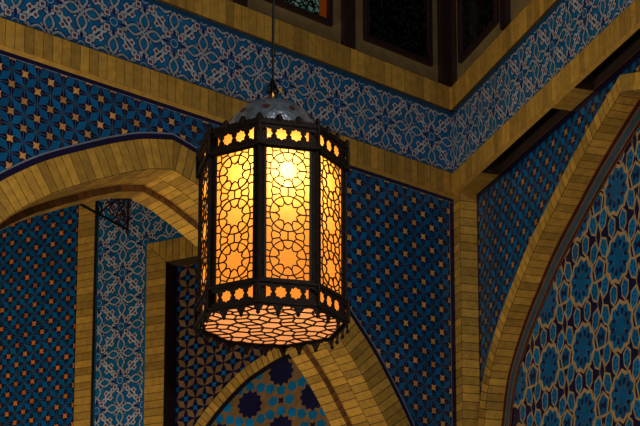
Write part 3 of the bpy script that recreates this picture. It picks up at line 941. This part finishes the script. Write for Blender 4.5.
# lid, dome, finial, rod, bulb
mb = MB()
mb.poly([vert(k, R-.01, ZT-.004) for k in range(8)], 'bronze', 0); mb.build('lid', lan)
mb = MB(); prof = []
for i in range(25):
    t = i/24*PI/2
    prof.append((max(.004, .295*math.cos(t)**.92), ZT+.306*math.sin(t)))
lathe(mb, [(.31, ZT-.002), (.31, ZT+.012), (.297, ZT+.014)]+prof[1:], (LX, LY), 'silver', 64)
dome = mb.build('dome', lan, True)
for k in range(10):                                    # small pierced openings low on the dome
    a = 2*PI*k/10+.2
    for tt, r in ((.62, .020), (1.05, .014)):
        mb = MB()
        rr, zz = .295*math.cos(tt)**.92, ZT+.306*math.sin(tt)
        n = Vector((math.cos(a)*math.cos(tt), math.sin(a)*math.cos(tt), math.sin(tt))).normalized()
        e1 = Vector((-math.sin(a), math.cos(a), 0)); e2 = n.cross(e1); c = Vector((LX+rr*math.cos(a), LY+rr*math.sin(a), zz))+n*.001
        mb.prism([c+e1*r*math.cos(q*PI/4)+e2*r*math.sin(q*PI/4) for q in range(8)], n*.004, 'rustiron', 0)
        mb.build('dome_rosette', dome)
za = ZT+.300
mb = MB()
lathe(mb, [(.034, za-.006), (.034, za+.012), (.022, za+.018), (.022, za+.03), (.028, za+.036), (.028, za+.052), (.018, za+.058), (.018, za+.066), (.004, za+.07)], (LX, LY), 'brass', 24)
mb.build('finial_collar', lan)
mb = MB()                                              # shackle: four bent legs gathering to the rod
for k in range(4):
    a = k*PI/2+.5
    tube(mb, [(LX+.012*math.cos(a), LY+.012*math.sin(a), za+.06), (LX+.036*math.cos(a), LY+.036*math.sin(a), za+.078), (LX+.030*math.cos(a), LY+.030*math.sin(a), za+.096), (LX+.008*math.cos(a), LY+.008*math.sin(a), za+.145)], .006, 'iron', 6)
tube(mb, [(LX+.034*math.cos(2*PI*k/16), LY+.034*math.sin(2*PI*k/16), za+.08) for k in range(16)], .006, 'iron', 6, True)
lathe(mb, [(.012, za+.06), (.016, za+.1), (.008, za+.15), (.002, za+.16)], (LX, LY), 'iron', 12)
mb.build('shackle', lan)
mb = MB(); tube(mb, [(LX+.040, LY-.03, za+.080), (LX+.052, LY-.03, za+.076), (LX+.056, LY-.03, za+.064), (LX+.046, LY-.03, za+.058)], [.006, .010, .010, .004], 'tag', 8)
mb.build('yellow_tag', lan)
mb = MB(); tube(mb, [(LX+.002, LY, za+.14), (LX+.016, LY, 12.5)], .0075, 'rod', 8)
lathe(mb, [(.006, za+.30), (.012, za+.305), (.012, za+.345), (.006, za+.35)], (LX+.003, LY), 'rod', 10)
mb.build('hanging_rod', lan)
BU = face_plane(0)[0].n
bx, by, bz = LX+BU.x*.265-.015, LY+BU.y*.265, 5.115
bz2 = bz+.10
mb = MB(); lathe(mb, [(.002, bz2-.05), (.024, bz2-.042), (.035, bz2-.015), (.035, bz2+.012), (.024, bz2+.04), (.014, bz2+.06), (.014, bz2+.09), (.002, bz2+.092)], (bx, by), 'bulb', 16)
tube(mb, [(bx, by, bz2+.09), (bx, by, ZT-.01)], .006, 'iron', 6)
mb.build('bulb', lan, True)

# ------------------------------------------------------------------ light
def light(kind, name, loc, energy, col, size=None, aim=None, sx_=None):
    l = bpy.data.lights.new(name, kind); l.energy = energy; l.color = col
    if kind == 'AREA':
        l.size = size
        if sx_: l.shape = 'RECTANGLE'; l.size_y = sx_
    elif size is not None: l.shadow_soft_size = size
    o = bpy.data.objects.new(name, l); COL.objects.link(o); o.location = loc
    if aim: o.rotation_euler = (Vector(aim)-Vector(loc)).to_track_quat('-Z', 'Y').to_euler()
    return o
light('POINT', 'lantern_bulb_light', (bx, by-.01, bz), 5.5, (1, .82, .56), .03)
light('AREA', 'hall_lamp_left', (-5.5, 9.5, 3.8), 400, (1, .89, .70), 1.6, (-3.4, 14.5, 8.0))
light('AREA', 'hall_lamp_right', (2.5, 7.8, 3.0), 78, (1, .89, .70), 1.6, (3.4, 12.5, 8))
light('AREA', 'niche_lamp', (-5.5, 15.6, 4.0), 120, (1, .86, .64), 1.0, (-3.5, 20.5, 8.5))
light('AREA', 'daylight_window', (2.5, 1.0, 10.5), 420, (.84, .91, 1.0), 1.2, (LX, LY, 5.6))
w = bpy.data.worlds.new('hall_dusk'); sc.world = w; w.use_nodes = True
bgn = w.node_tree.nodes['Background']; bgn.inputs[0].default_value = (.5, .55, .7, 1); bgn.inputs[1].default_value = .006

# ------------------------------------------------------------------ camera
cam = bpy.data.cameras.new('camera'); co = bpy.data.objects.new('camera', cam); COL.objects.link(co)
PITCH = math.atan2(1600., 10000.)
co.location = (0, 0, 1.6); co.rotation_euler = (PI/2+PITCH, 0, 0)
cam.sensor_fit = 'HORIZONTAL'; cam.sensor_width = 36; cam.lens = 36*1600/640
cam.shift_y = (800-1600*math.tan(PITCH)-213)/640
cam.clip_end = 200
sc.camera = co
sc.view_settings.view_transform = 'Standard'
sc.view_settings.look = 'None'
sc.view_settings.gamma = .85
sc.cycles.use_denoising = True
sc.cycles.max_bounces = 8
